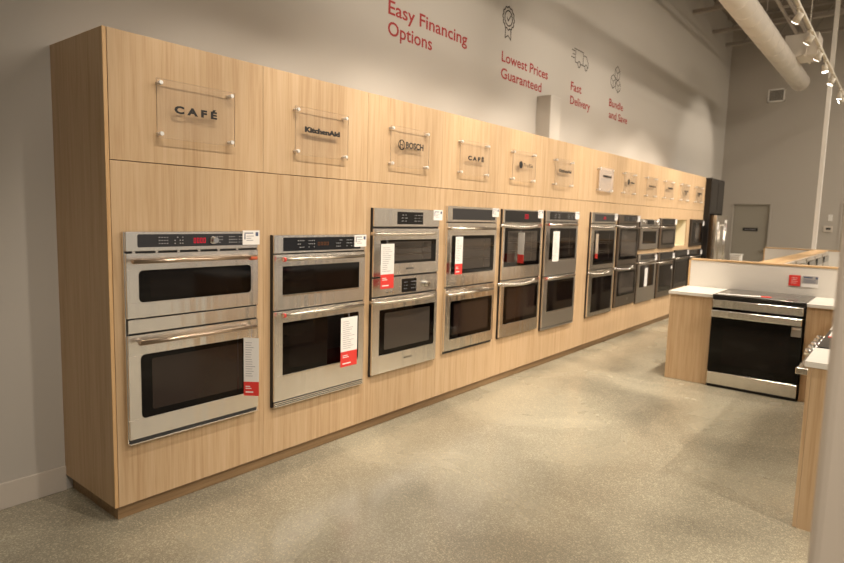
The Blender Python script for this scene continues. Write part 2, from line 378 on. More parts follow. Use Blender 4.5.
heads = [  # x, aimed at, energy factor, cone
 (-0.6, (0.8, 0, 1.5), 0.42, 58, 'C'), (0.4, (1.2, 0, 1.5), 0.6, 60, 'C'),
 (-3.6, (0.0, -3.15, 1.3), 2.0, 36, 'F'), (3.5, (3.7, -2.1, 0), 0.6, 56, 'F'),  # unseen heads added to brighten the post and the floor by the island
 (1.2, (2.1, 0, 1.4), 0.8, 66, 'C'), (1.9, (2.9, 0, 1.4), 1.0, 66, 'C'), (2.4, (2.3, -2.2, 0), 1.0, 52, 'F'),
 (3.0, (4.0, 0, 1.4), 1.0, 66, 'C'), (4.0, (5.0, 0, 1.5), 1.0, 66, 'C'), (4.6, (5.3, -2.0, 0.7), 1.0, 52, 'F'),
 (5.4, (6.3, 0, 1.5), 1.0, 66, 'C'), (6.02, (6.0, -1.2, 0), 1.0, 52, 'F'), (7.02, (8.0, 0, 1.5), 1.0, 66, 'C'),
 (8.05, (9.0, 0.1, 1.6), 1.0, 66, 'C'), (9.03, (9.6, 0, 1.3), 0.9, 66, 'C'), (9.86, (9.5, -2.4, 0.6), 1.0, 50, 'F'),
 (10.9, (10.4, -0.3, 0.9), 0.8, 66, 'C'), (12.3, (12.6, -1.5, 0), 0.8, 50, 'F'), (12.75, (12.3, D, 2.9), 0.45, 66, 'C')]
HL = {7.02: 'nearest in view, at the top edge', 8.05: 'second from the top edge of the view', 9.03: 'third from the top edge of the view', 9.86: 'fourth from the top edge of the view',
      10.9: 'fifth from the top edge, by the slim pole', 12.3: 'second from the far end of the track', 12.75: 'furthest along the track'}
for x, tg, e, a, k in heads: spot(x, TY, tg, (SPOT_CAB if k == 'C' else SPOT_FLOOR)*e, a, 'white cylinder spotlight on the ceiling track'+(', '+HL[x] if x in HL else ''))
for x, xt in ((2.7, 3.0), (5.0, 5.8), (5.72, 8.4)): spot(x, TY, (xt, D, 3.2), SPOT_CAB*0.42, 80, 'unseen white cylinder spotlight added to brighten the lettered wall', 1.0)  # wall washers added out of view to lift the upper wall
for x, tg in ((-1.5, (0.0, -2.0, 0)), (1.5, (2.2, -2.6, 0.2)), (3.6, (5.0, -2.4, 0.7)), (6.0, (8.0, -2.6, 0.8))):
    spot(x, -5.2, tg, SPOT_FLOOR*1.3, 64, 'unseen white cylinder spotlight on the added second track')  # extra heads on the added track, out of view

# ------------------------------------------------------------------ oven wall cabinets
H = 2.44; TOE = 0.088; ZS = 1.83; FY = 0.0
BX = [.02, .9, 1.78, 2.64, 3.50, 4.365, 5.235, 5.53, 6.365, 7.24, 8.15, 9.0, 9.80, 10.70]
ep = thing('cabinet_end_panel', (0.01, 0.3, 0), 'tall oak laminate end panel closing the near end of the oven wall', 'panel')
MB().box(0, 0.018, 0.0045, D-0.001, TOE, H, 0.001).build('side_panel', M['wood'], ep)
MB().box(0, 0.018, 0.0, 0.004, TOE, H, 0.0005).build('edge_band', M['wood_edge'], ep)
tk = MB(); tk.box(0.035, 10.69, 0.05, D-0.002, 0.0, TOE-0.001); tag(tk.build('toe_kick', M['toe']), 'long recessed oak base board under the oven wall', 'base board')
NAMES = ['leftmost, under the largest CAFÉ sign', 'second from the left, under the first slab-letter sign', 'third from the left, under the BOSCH sign', 'fourth from the left, under the smaller CAFÉ sign', 'fifth from the left, under the ring and script sign', 'sixth from the left, under the second slab-letter sign',
 None, 'seventh sign column, under the whitish sign', 'eighth sign column', 'ninth sign column', 'tenth sign column', 'eleventh sign column, over the open niche', 'last sign column beside the black fridge surround']
for i in range(13):
    a, bb = BX[i], BX[i+1]; g = 0.0015 if i in (0, 1) else 0.0006
    nm = NAMES[i]
    if nm is None: lu = 'narrow blank oak filler above the wide gap between sixth and seventh ovens'; ll = 'blank oak filler panel between the sixth and seventh oven columns'
    else:
        lu = 'oak upper cabinet, ' + nm; ll = 'oak oven cabinet, ' + (nm if i != 11 else 'with the open cream niche above a black oven')
    uc = thing('upper_cabinet', ((a+bb)/2, 0.3, ZS), lu, 'cabinet')
    MB().box(a+g, bb-g, 0.0, 0.018, ZS+0.002, H, 0.0006).build('front_panel', M['wood'], uc)
    MB().box(a+0.001, bb-0.001, 0.021, D-0.001, ZS+0.003, H-0.001).build('carcass', M['gap'], uc)
    MB().box(a+0.0003, bb-0.0003, 0.019, D-0.001, H-0.0008, H).build('top_board', M['wood'], uc)
    lc = thing('oven_cabinet', ((a+bb)/2, 0.3, TOE), ll, 'cabinet')
    if i == 11:
        f = MB(); nx0, nx1, nz0, nz1 = 9.03, 9.68, 1.22, 1.655
        f.box(a+g, nx0, 0, 0.018, TOE, ZS-0.002); f.box(nx1, bb-g, 0, 0.018, TOE, ZS-0.002)
        f.box(nx0, nx1, 0, 0.018, TOE, nz0); f.box(nx0, nx1, 0, 0.018, nz1, ZS-0.002)
        f.build('front_panel', M['wood'], lc)
        f = MB(); f.box(nx0-0.02, nx0, 0.019, 0.45, nz0-0.02, nz1+0.02); f.box(nx1, nx1+0.02, 0.019, 0.45, nz0-0.02, nz1+0.02)
        f.box(nx0, nx1, 0.019, 0.45, nz0-0.02, nz0); f.box(nx0, nx1, 0.019, 0.45, nz1, nz1+0.02); f.box(nx0, nx1, 0.43, 0.45, nz0, nz1)
        f.build('niche_lining', M['cream'], lc)
        f = MB(); f.box(a+0.001, bb-0.001, 0.021, D-0.001, TOE, nz0-0.022); f.box(a+0.001, bb-0.001, 0.021, D-0.001, nz1+0.022, ZS-0.003)
        f.build('carcass', M['gap'], lc)
    else:
        MB().box(a+g*0.4, bb-g*0.4, 0.0, 0.018, TOE, ZS-0.002, 0.0003).build('front_panel', M['wood'], lc)
        MB().box(a+0.001, bb-0.001, 0.021, D-0.001, TOE, ZS-0.003).build('carcass', M['gap'], lc)

# ------------------------------------------------------------------ ovens
def handle_bar(x0, x1, z, par, style='bar', m=None, y=-0.036):
    m = m or M['handle']; h = MB()
    f_ = lambda x: x-0.054*(x+1.32)/2.97
    x0, x1, z = f_(x0), f_(x1), 1.609+(z-1.609)*0.982
    if style == 'bar':
        yy = y-0.048; r = 0.0115
        h.cyl((x0, yy, z), (x1, yy, z), r, 16)
        for xx in (x0+0.03, x1-0.03): h.cyl((xx, y, z), (xx, yy, z), 0.010, 12)
        h.cyl((x0-0.004, yy, z), (x0, yy, z), r*0.8, 16); h.cyl((x1, yy, z), (x1+0.004, yy, z), r*0.8, 16)
    elif style == 'arc':
        pts = []
        for k in range(25):
            t = k/24; e = min(t, 1-t)/0.07; yy = y-0.052*min(1, math.sin(min(e, 1)*math.pi/2))-0.006*math.sin(t*math.pi)
            pts.append((x0+(x1-x0)*t, yy, z-0.004*math.sin(t*math.pi)))
        h.tube(pts, 0.012, 12)
    elif style == 'wide':
        pts = []
        n = 20
        for k in range(n):
            t0, t1 = k/n, (k+1)/n
            f = lambda t: -0.012-0.045*math.sin(math.pi*min(1, max(0, t)))**0.35
            xa, xb = x0+(x1-x0)*t0, x0+(x1-x0)*t1
            dz = lambda t: -0.018*math.sin(math.pi*t)
            v = [(xa, y+f(t0), z+dz(t0)-0.014), (xb, y+f(t1), z+dz(t1)-0.014), (xb, y+f(t1), z+dz(t1)+0.014), (xa, y+f(t0), z+dz(t0)+0.014)]
            w_ = [(a, b+0.012, c) for a, b, c in v]
            h._add(v+w_, [(0, 1, 2, 3), (7, 6, 5, 4), (0, 4, 5, 1), (3, 2, 6, 7), (0, 3, 7, 4), (1, 5, 6, 2)])
        for xx in (x0, x1-0.02): h.box(xx, xx+0.02, y, y-0.02, z-0.014, z+0.014)
    return h.build('handle', m, par, True)

def oven_door(root, x0, x1, z0, z1, win, hz, hx, st, pane='pane', style='bar', r=0.012, hm=None, racks=False, medallion=False, rim=None, blur=None):
    d = MB(); wx0, wx1, wz0, wz1 = win; yf = -0.036; yb = -0.016
    # steel frame round the window: four bars with bevels
    d.box(x0, x1, yb, yf, z0, wz0-0.0, 0.0015); d.box(x0, x1, yb, yf, wz1, z1, 0.0015)
    d.box(x0, wx0, yb, yf, wz0-0.001, wz1+0.001, 0.0008); d.box(wx1, x1, yb, yf, wz0-0.001, wz1+0.001, 0.0008)
    # rounded corner fillets
    if r > 0:
        for cx, cz, sx, sz in ((wx0, wz0, 1, 1), (wx1, wz0, -1, 1), (wx1, wz1, -1, -1), (wx0, wz1, 1, -1)):
            pts = [(cx-sx*0.001, cz-sz*0.001)]
            for k in range(7):
                t = math.radians(90*k/6); pts.append((cx+sx*(r-r*math.sin(t)), cz+sz*(r-r*math.cos(t))))
            d.prism(pts, yf+0.0002, yb)
    door = d.build('oven_door', M[st], root)
    g = MB(); yg = yf+0.003
    g.box(wx0-0.004, wx1+0.004, yg+0.008, yg, wz0-0.004, wz1+0.004, mi=0)
    W_, H_ = wx1-wx0, wz1-wz0
    ix0, ix1, iz0, iz1 = wx0+0.09*W_, wx1-0.09*W_, wz0+0.11*H_, wz1-0.08*H_
    g.rbox(ix0, ix1, iz0, iz1, yg-0.0004, yg, 0.01, mi=1)
    if racks:
        for f in (0.30, 0.36, 0.62, 0.68):
            zz = iz0+(iz1-iz0)*f; g.box(ix0+0.01, ix1-0.01, yg-0.0007, yg-0.0004, zz, zz+0.004, mi=2)
        g.box(ix0+(ix1-ix0)*0.8, ix0+(ix1-ix0)*0.8+0.006, yg-0.0007, yg-0.0004, iz0+0.01, iz1-0.01, mi=2)
    g.build('window', [M['glass'], M[pane], M['rack']], door)
    if rim:
        q = MB(); q.box(wx0, wx1, yf-0.001, yf+0.002, wz0-0.012, wz0-0.001, 0.001); q.build('lower_rim', M[rim], door)
    handle_bar(hx[0], hx[1], hz, door, style, hm)
    if medallion:
        hm0 = hx[0]-0.054*(hx[0]+1.32)/2.97; hz = 1.609+(hz-1.609)*0.982
        MB().cyl((hm0-0.002, -0.084, hz), (hm0+0.012, -0.084, hz), 0.0135, 16).build('handle_medallion', M['red'], door, True)
    return door

def controls(root, x0, x1, z0, z1, disp, st, dm='display', led=None, knob=None, symbols=True, r=0.008, extra_knobs=()):
    c = MB().box(x0, x1, -0.016, -0.034, z0, z1, 0.002).build('control_panel', M[st], root)
    dx0, dx1, dz0, dz1 = disp
    g = MB(); g.rbox(dx0, dx1, dz0, dz1, -0.0345, -0.033, r, mi=0)
    if symbols:
        wd = dx1-dx0; hh = dz1-dz0
        for blk in (0.17, 0.30, 0.66, 0.80, 0.90):
            for rr in range(3):
                for cc in range(4):
                    xx = dx0+wd*blk+cc*wd*0.022; zz = dz0+hh*(0.24+0.24*rr)
                    if random.random() < 0.8: g.box(xx, xx+wd*0.010, -0.0348, -0.0345, zz, zz+hh*0.055, mi=1)
    g.build('display', [M[dm], M['ledoff']], c)
    if led:
        x, z, w_, h_, mm = led
        q = MB()
        for k in range(4):
            xx = x+w_*k/4
            q.box(xx, xx+w_*0.17, -0.0351, -0.0346, z, z+h_*0.13); q.box(xx, xx+w_*0.17, -0.0351, -0.0346, z+h_*0.87, z+h_)
            q.box(xx, xx+w_*0.04, -0.0351, -0.0346, z, z+h_); q.box(xx+w_*0.13, xx+w_*0.17, -0.0351, -0.0346, z, z+h_)
        q.build('led_digits', M[mm], c)
    for kx, kz, kr in ([knob] if knob else [])+list(extra_knobs):
        MB().cyl((kx, -0.0345, kz), (kx, -0.040, kz), kr*1.15, 24).cyl((kx, -0.040, kz), (kx, -0.066, kz), kr, 24, kr*0.85).build('knob', M['chrome'], c, True)
    return c

def oven(label, x0, x1, z0, z1, st, sides='black'):
    t = thing('wall_oven', ((x0+x1)/2, 0, z0), label, 'oven')
    f = MB(); f.box(x0+0.004, x1-0.004, -0.001, -0.0155, z0+0.002, z1-0.002, 0.001)
    f.build('body', M['black'], t)
    s = MB(); s.box(x0-0.002, x0+0.003, -0.001, -0.020, z0, z1, 0.0008); s.build('side_trim', M[sides], t)
    s = MB(); s.box(x1-0.003, x1+0.002, -0.001, -0.020, z0, z1, 0.0008)
    s.build('side_trim', M[sides], t)
    return t

def price_card(x0, x1, z0, z1, label, y=-0.0375, tilt=0.0):
    t = thing('price_card', ((x0+x1)/2, y, z0), label, 'price card', None)
    MB().box(x0, x1, y, y-0.0012, z0, z1).build('card', M['paper'], t)
    W_, H_ = x1-x0, z1-z0; q = MB()
    q.box(x0+W_*0.10, x0+W_*0.62, y-0.0012, y-0.0016, z1-H_*0.22, z1-H_*0.15, mi=1)
    q.box(x0+W_*0.10, x0+W_*0.16, y-0.0012, y-0.0016, z1-H_*0.62, z1-H_*0.24, mi=1)
    for k, f in enumerate((0.55, 0.35, 0.50)):
        q.box(x0+W_*0.22, x0+W_*(0.22+f*0.8), y-0.0012, y-0.0016, z1-H_*(0.42+0.15*k), z1-H_*(0.37+0.15*k), mi=0)
    q.box(x0+W_*0.76, x0+W_*0.92, y-0.0012, y-0.0016, z1-H_*0.40, z1-H_*0.12, mi=1)
    q.build('printed_lines', [M['print'], M['inkblue']], t)
    return t

def hang_tag(x0, x1, z0, z1, zr, label, hz, yaw_=0.0, y=-0.100, red=True):
    """paper tag hung from a handle at height hz by a string"""
    f_ = lambda x: x-0.066*(x+1.32)/2.97
    g_ = lambda z: 1.609+(z-1.609)*0.978
    x0, x1, z0, z1, zr, hz = f_(x0), f_(x1), g_(z0), g_(z1), g_(zr), 1.609+(hz-1.609)*0.982
    xm = (x0+x1)/2; t = thing('hanging_tag', (xm, y, z0), label, 'tag'); 
    t.rotation_euler = (0, 0, yaw_)
    def B(name, m, *bs):
        q = MB()
        for b_ in bs: q.box(*b_[:6], mi=b_[6] if len(b_) > 6 else None)
        return q.build(name, m, t)
    B('card', M['paper'], (x0, x1, y, y+0.0012, zr if red else z0, z1))
    if red:
        B('red_panel', M['red'], (x0, x1, y, y+0.0012, z0, zr))
        W_ = x1-x0
        B('white_lettering', M['whiteprint'], (x0+W_*0.12, x0+W_*0.62, y-0.0004, y, z0+0.018, z0+0.026), (x0+W_*0.12, x0+W_*0.42, y-0.0004, y, zr-0.030, zr-0.025), (x0+W_*0.12, x0+W_*0.5, y-0.0004, y, zr-0.042, zr-0.037))
    lines = []; zz = z1-0.03; W_ = x1-x0
    while zz > (zr if red else z0)+0.02:
        lines.append((x0+W_*0.12, x0+W_*random.uniform(0.45, 0.85), y-0.0004, y, zz, zz+0.003)); zz -= 0.014
    B('printed_lines', M['print'], *lines)
    q = MB(); q.tube([(xm, y+0.0006, z1-0.008), (xm, y+0.002, z1+0.01), (xm, -0.097, hz), (xm, -0.085, hz+0.0135), (xm, -0.073, hz), (xm, y+0.006, z1+0.005), (xm, y+0.0014, z1-0.010)], 0.0009, 5)
    q.build('string', M['print'], t)
    return t

# --- oven 1
t = oven('pale steel wall oven with bronze handles and lit red display, nearest in the row', .066, .84, .408, 1.487, 'steel_warm', 'steel_warm')
controls(t, .068, .838, 1.390, 1.487, (.127, .775, 1.409, 1.474), 'steel_warm', 'panel_grey', (.43, 1.425, .075, .028, 'redled'), (.545, 1.440, .019))
MB().box(.068, .838, -0.016, -0.022, 1.380, 1.389).build('vent_slot', M['black'], t)
v = MB()
for k in range(6): v.box(.10+k*.118, .115+k*.118, -0.022, -0.034, 1.380, 1.389)
v.build('vent_rib', M['steel_warm'], t)
oven_door(t, .068, .838, 1.056, 1.379, (.129, .789, 1.133, 1.294), 1.338, (.105, .83), 'steel_warm', 'pane', 'bar', .022, M['handle_bronze'])
MB().box(.072, .834, -0.016, -0.032, .978, 1.047, 0.002).build('middle_trim', M['steel_warm'], t)
oven_door(t, .068, .838, .434, .970, (.130, .787, .535, .866), .924, (.13, .83), 'steel_warm', 'pane_brown', 'bar', .022, M['handle_bronze'])
MB().box(.066, .840, -0.001, -0.036, .408, .415, 0.001).build('bottom_trim', M['steel_warm'], t)
# --- oven 2
t = oven('steel wall oven with red handle medallions and louvred base, second from the near end', .952, 1.738, .392, 1.463, 'steel')
controls(t, .954, 1.736, 1.352, 1.463, (1.022, 1.69, 1.364, 1.448), 'steel', 'display', (1.30, 1.395, .10, .022, 'blueled'), r=.003)
oven_door(t, .954, 1.736, 1.002, 1.345, (1.017, 1.680, 1.095, 1.272), 1.313, (1.03, 1.73), 'steel', 'pane', 'bar', 0, medallion=True, rim='handle')
oven_door(t, .954, 1.736, .430, .994, (1.019, 1.682, .590, .922), .965, (1.03, 1.73), 'steel', 'pane', 'bar', 0, medallion=True, rim='handle')
l = MB(); l.box(.956, 1.734, -0.001, -0.030, .394, .426, mi=1)
for k in range(3): l.box(.954, 1.736, -0.030, -0.038, .394+k*.0115, .400+k*.0115, mi=0)
l.build('base_louvre', [M['steel'], M['black']], t)
# --- oven 3
t = oven('steel wall oven with small oven above and knob panel between, under the BOSCH sign', 1.822, 2.590, .420, 1.650, 'steel')
controls(t, 1.824, 2.588, 1.518, 1.650, (2.072, 2.378, 1.535, 1.628), 'steel', 'display', r=.002)
MB().box(1.824, 2.588, -0.001, -0.020, 1.504, 1.517).build('vent_slot', M['black'], t)
d = oven_door(t, 1.824, 2.588, 1.156, 1.503, (1.893, 2.552, 1.243, 1.420), 1.465, (1.845, 2.58), 'steel', 'pane_grey', 'arc', 0, racks=True)
q = MB(); add_text(q, 'BOSCH', 2.185, 2.275, 1.193, .014, -0.0368, 0.02); q.build('maker_lettering', M['ink'], d)
c = controls(t, 1.824, 2.588, 1.008, 1.142, (2.140, 2.315, 1.018, 1.122), 'steel', 'display', None, (2.43, 1.068, .024), r=.002)
MB().cyl((1.985, -0.034, 1.035), (1.985, -0.05, 1.035), .009, 16).build('push_button', M['chrome'], c, True)
MB().cyl((2.03, -0.034, 1.035), (2.03, -0.05, 1.035), .009, 16).build('push_button', M['chrome'], c, True)
d = oven_door(t, 1.824, 2.588, .430, .997, (1.897, 2.556, .565, .907), .962, (1.845, 2.58), 'steel', 'pane_grey', 'arc', 0)
q = MB(); add_text(q, 'BOSCH', 2.185, 2.275, .500, .014, -0.0368, 0.02); q.build('maker_lettering', M['ink'], d)
# --- oven 4
t = oven('pale steel double wall oven with rounded windows, fourth from the near end', 2.700, 3.466, .440, 1.690, 'steel_warm', 'steel_warm')
controls(t, 2.702, 3.464, 1.560, 1.690, (2.768, 3.432, 1.578, 1.672), 'steel_warm', 'panel_grey', symbols=False, r=.003)
oven_door(t, 2.702, 3.464, 1.014, 1.552, (2.765, 3.430, 1.120, 1.445), 1.503, (2.75, 3.45), 'steel_warm', 'pane_grey', 'bar', .012, racks=True)
oven_door(t, 2.702, 3.464, .468, 1.004, (2.775, 3.430, .560, .888), .946, (2.75, 3.45), 'steel_warm', 'pane_brown', 'bar', .012)
# --- oven 5
t = oven('steel double wall oven with curved handles and full-width black displays, fifth from the near end', 3.580, 4.340, .448, 1.686, 'steel')
controls(t, 3.582, 4.338, 1.560, 1.686, (3.606, 4.314, 1.565, 1.676), 'steel', 'display', (3.98, 1.60, .08, .045, 'redled'), r=.002, symbols=False)
oven_door(t, 3.582, 4.338, 1.014, 1.555, (3.610, 4.318, 1.138, 1.512), 1.532, (3.60, 4.32), 'steel', 'pane_grey', 'wide', 0, racks=True)
oven_door(t, 3.582, 4.338, .460, 1.006, (3.640, 4.318, .583, .950), .972, (3.60, 4.32), 'steel', 'pane_brown', 'wide', 0)
# --- oven 6
t = oven('grey steel double wall oven with red handle medallions, sixth from the near end', 4.436, 5.220, .415, 1.692, 'steel_grey')
controls(t, 4.438, 5.218, 1.578, 1.692, (4.510, 5.160, 1.600, 1.680), 'steel_grey', 'display', r=.003)
oven_door(t, 4.438, 5.218, 1.002, 1.570, (4.525, 5.180, 1.173, 1.508), 1.545, (4.50, 5.21), 'steel_grey', 'pane', 'bar', 0, racks=True, medallion=True, rim='handle')
oven_door(t, 4.438, 5.218, .445, .992, (4.530, 5.185, .610, .945), .972, (4.50, 5.21), 'steel_grey', 'pane', 'bar', 0, medallion=True, rim='handle')
MB().box(4.438, 5.218, -0.001, -0.036, .417, .436, 0.001).build('bottom_trim', M['steel_grey'], t)
# --- oven 7
t = oven('steel double wall oven with black glass doors, first after the wide gap', 5.600, 6.375, .418, 1.700, 'steel')
controls(t, 5.602, 6.373, 1.570, 1.700, (5.680, 6.335, 1.592, 1.680), 'steel', 'panel_grey', (5.95, 1.62, .08, .03, 'redled'), r=.003, symbols=False)
oven_door(t, 5.602, 6.373, 1.006, 1.562, (5.690, 6.335, 1.062, 1.482), 1.530, (5.67, 6.36), 'steel', 'pane', 'wide', 0, racks=True)
oven_door(t, 5.602, 6.373, .430, .996, (5.700, 6.335, .475, .905), .955, (5.67, 6.36), 'steel', 'pane', 'wide', 0)
# --- oven 8
t = oven('slate grey double wall oven with curved handles, eighth from the near end', 6.490, 7.225, .450, 1.690, 'slate')
controls(t, 6.492, 7.223, 1.575, 1.690, (6.65, 7.08, 1.60, 1.672), 'slate', 'display', r=.003)
oven_door(t, 6.492, 7.223, 1.022, 1.568, (6.530, 7.20, 1.087, 1.500), 1.535, (6.51, 7.20), 'slate', 'pane_grey', 'wide', 0, hm=M['steel'])
d = oven_door(t, 6.492, 7.223, .465, 1.012, (6.530, 7.20, .600, .935), .970, (6.51, 7.20), 'slate', 'pane_grey', 'wide', 0, hm=M['steel'])
MB().cyl((6.93, -0.036, .54), (6.93, -0.0372, .54), .014, 20).build('round_badge', M['chrome'], d)
# --- columns 9..12: small oven over a single oven
def small(label, x0, x1, z0, z1, cz, win, hz, st, pane, knobs=(), style='bar', disp=None, dm='display'):
    t = oven(label, x0, x1, z0, z1, st)
    W_ = x1-x0
    disp = disp or (x0+.07, x1-.07, cz+.014, z1-.014)
    controls(t, x0+.002, x1-.002, cz, z1, disp, st, dm, None, None, r=.003, extra_knobs=knobs, symbols=False)
    oven_door(t, x0+.002, x1-.002, z0+.008, cz-.006, win, hz, (x0+.03, x1-.03), st, pane, style, 0)
    return t
small('compact steel speed oven with two knobs, upper of the ninth oven column', 7.310, 8.080, 1.200, 1.640, 1.552, (7.40, 8.00, 1.285, 1.468), 1.512, 'steel_grey', 'pane', ((7.43, 1.597, .026), (7.98, 1.597, .026)), disp=(7.56, 7.86, 1.565, 1.628))
small('steel single wall oven with wide window, lower of the ninth oven column', 7.310, 8.080, .430, 1.140, 1.040, (7.385, 8.01, .655, .975), 1.008, 'steel_grey', 'pane')
small('compact slate speed oven, upper of the tenth oven column', 8.190, 8.950, 1.200, 1.665, 1.555, (8.25, 8.90, 1.255, 1.490), 1.525, 'slate', 'pane_grey')
small('slate single wall oven with large dark window, lower of the tenth oven column', 8.190, 8.950, .430, 1.140, 1.010, (8.25, 8.90, .520, .940), .975, 'slate', 'pane')
small('black single wall oven below the open cream niche', 9.030, 9.770, .520, 1.150, 1.045, (9.07, 9.73, .60, .97), 1.008, 'darkslate', 'pane')
t = oven('black built-in microwave with pale centre window beside the niche', 9.850, 10.610, 1.200, 1.670, 'darkslate')
d = MB().box(9.852, 10.608, -0.016, -0.036, 1.204, 1.668, 0.002).build('microwave_door', M['darkslate'], t)
MB().rbox(9.93, 10.53, 1.26, 1.61, -0.0375, -0.036, .01).build('window', M['glass'], d)
MB().rbox(10.09, 10.38, 1.34, 1.53, -0.0382, -0.0376, .01).build('inner_screen', M['pane_grey'], d)
small('black single wall oven under the built-in microwave, last in the row', 9.850, 10.610, .500, 1.140, 1.040, (9.90, 10.56, .60, .97), 1.005, 'darkslate', 'pane')

CARDS = [(.731, .846, 1.410, 1.492, 'nearest oven'), (1.627, 1.742, 1.378, 1.460, 'second oven'), (2.505, 2.622, 1.570, 1.652, 'oven under the BOSCH sign'), (3.375, 3.486, 1.610, 1.688, 'fourth oven'),
 (4.245, 4.352, 1.610, 1.692, 'fifth oven'), (5.125, 5.232, 1.612, 1.694, 'sixth oven'), (6.30, 6.405, 1.612, 1.694, 'seventh oven'), (7.14, 7.245, 1.60, 1.682, 'slate double oven'),
 (8.00, 8.10, 1.565, 1.645, 'knobbed speed oven'), (8.88, 8.98, 1.575, 1.655, 'slate speed oven'), (8.00, 8.10, 1.03, 1.11, 'single oven under the knobbed speed oven'), (8.88, 8.98, 1.03, 1.11, 'single oven under the slate speed oven'),
 (9.71, 9.79, 1.06, 1.14, 'black oven below the niche'), (10.55, 10.65, 1.56, 1.64, 'black built-in microwave'), (10.55, 10.65, 1.04, 1.12, 'last black oven under the microwave')]
for a, b_, c, d_, s in CARDS: price_card(a, b_, c, d_, 'small white price card at the corner of the '+s)

hang_tag(.745, .835, .510, .860, .595, 'long white and red paper tag hanging edge-turned from the nearest oven', .924, math.radians(-52))
hang_tag(1.515, 1.672, .548, .893, .655, 'wide white and red paper tag on the lower handle of the second oven', .965)
hang_tag(1.902, 2.047, 1.062, 1.392, 1.168, 'white and red paper tag hanging over the steam oven under the BOSCH sign', 1.465)
hang_tag(2.826, 2.932, 1.115, 1.435, 1.205, 'narrow white and red paper tag on the fourth oven, left part of its window', 1.503)
hang_tag(3.875, 3.985, 1.165, 1.465, 1.25, 'paper tag turned edge-on in front of the fifth oven', 1.525, math.radians(62))
hang_tag(4.615, 4.765, 1.150, 1.475, 0, 'plain white paper tag on the sixth oven with red medallions', 1.545, 0, red=False)
hang_tag(5.74, 5.84, 1.14, 1.44, 1.20, 'thin white tag with red end on the seventh oven', 1.505, math.radians(40))
hang_tag(7.60, 7.72, .66, .93, 0, 'white paper tag hanging on the lower oven of the ninth column', 1.008, 0, red=False)
t = thing('round_sticker', (8.86, -0.036, .88), 'small round white sticker on the lower oven of the tenth column', 'sticker')
MB().cyl((8.86, -0.0365, .88), (8.86, -0.0375, .88), .028, 16).build('disc', M['paper'], t)
t = thing('handle_ribbon', (.77, -0.084, 1.33), 'orange tape wrapped round the upper handle of the nearest oven', 'tape')
MB().cyl((.745, -0.084, 1.338), (.790, -0.084, 1.338), .0135, 16).build('tape', mat('orange_tape', (0.62, 0.13, 0.05), 0.6), t, True)

# ------------------------------------------------------------------ acrylic signs
def sign(cx, label, draw, pm='acrylic', emb=None):
    x0, x1, z0, z1 = cx-.2225, cx+.2225, 1.957, 2.246
    t = thing('acrylic_sign', (cx, 0, z0), label, 'sign')
    p = MB(); p.box(x0, x1, -0.030, -0.036, z0, z1)
    for f in p.bm.faces:
        f.normal_update(); f.material_index = 0 if abs(f.normal.y) > 0.5 else 1
    p.build('clear_panel', [M[pm], M['acrylic_edge']], t)
    for sx in (x0+.020, x1-.020):
        for sz in (z0+.020, z1-.020):
            MB().cyl((sx, -0.0005, sz), (sx, -0.0295, sz), .009, 14).cyl((sx, -0.0365, sz), (sx, -0.046, sz), .012, 16, .010).build('standoff', M['standoff'], t, True)
    q = MB(); draw(q, x0, z0); q.build('lettering', M['ink'], t)
    if emb: q = MB(); emb(q); q.build('emblem', M['ink'], t)
YT = -0.0368
def scribble(x0, x1, z0, z1, seed):
    def f(q, *_):
        rd = random.Random(seed); x = x0
        while x < x1-0.004:
            w_ = rd.uniform(.008, .018); hh = (z1-z0)*rd.uniform(.65, 1.0)
            q.box(x, min(x+w_, x1), YT, YT-.0006, z0, z0+hh); x += w_+.004
    return f
def blob(cx, cz, r):
    def f(q, *_):
        q.prism([(cx+r*math.cos(k*math.pi/10), cz+r*math.sin(k*math.pi/10)) for k in range(20)], YT-.0006, YT)
    return f
sign(.462, 'clear acrylic sign reading CAFÉ on the nearest and largest cabinet front', lambda q, *_: add_text(q, 'CAF\u00c9', .331, .574, 2.087, .039, YT, .055, 1.6))
sign(1.333, 'clear acrylic sign reading KitchenAid above the second oven', lambda q, *_: add_text(q, 'KitchenAid', 1.183, 1.478, 2.098, .034, YT, .07))
def bosch(q, *_):
    cx, cz = 2.098, 2.117
    for R0 in (.034,): q.stroke([(cx+R0*math.cos(k*math.pi/14), cz+R0*math.sin(k*math.pi/14)) for k in range(28)], .007, YT-.0006, YT, closed=True)
    q.stroke([(cx-.015, cz-.026), (cx-.015, cz+.026)], .007, YT-.0006, YT); q.stroke([(cx+.015, cz-.026), (cx+.015, cz+.026)], .007, YT-.0006, YT); q.stroke([(cx-.015, cz), (cx+.015, cz)], .008, YT-.0006, YT)
sign(2.204, 'clear acrylic sign reading BOSCH with a round emblem', lambda q, *_: add_text(q, 'BOSCH', 2.146, 2.353, 2.096, .048, YT, .04), emb=bosch)
sign(3.070, 'clear acrylic sign reading CAFÉ above the fourth oven', lambda q, *_: add_text(q, 'CAF\u00c9', 2.957, 3.203, 2.082, .038, YT, .06, 1.5))
def prof(q, *_):
    add_text(q, 'Profile', 3.905, 4.085, 2.100, .036, YT, .01)
sign(3.926, 'clear acrylic sign with a round black emblem and the word Profile', prof, emb=blob(3.852, 2.115, .035))
sign(4.803, 'clear acrylic sign reading KitchenAid above the sixth oven', lambda q, *_: add_text(q, 'KitchenAid', 4.665, 4.962, 2.106, .034, YT, .07))
def s7(q, *_): scribble(5.85, 6.12, 2.130, 2.162, 3)(q)
sign(5.960, 'whitish frosted acrylic sign above the seventh oven, first after the wide gap', s7, 'frosted')
def s8(q, *_): scribble(6.79, 6.93, 2.105, 2.130, 5)(q)
sign(6.775, 'clear acrylic sign with round emblem above the slate double oven', s8, emb=blob(6.715, 2.122, .036))
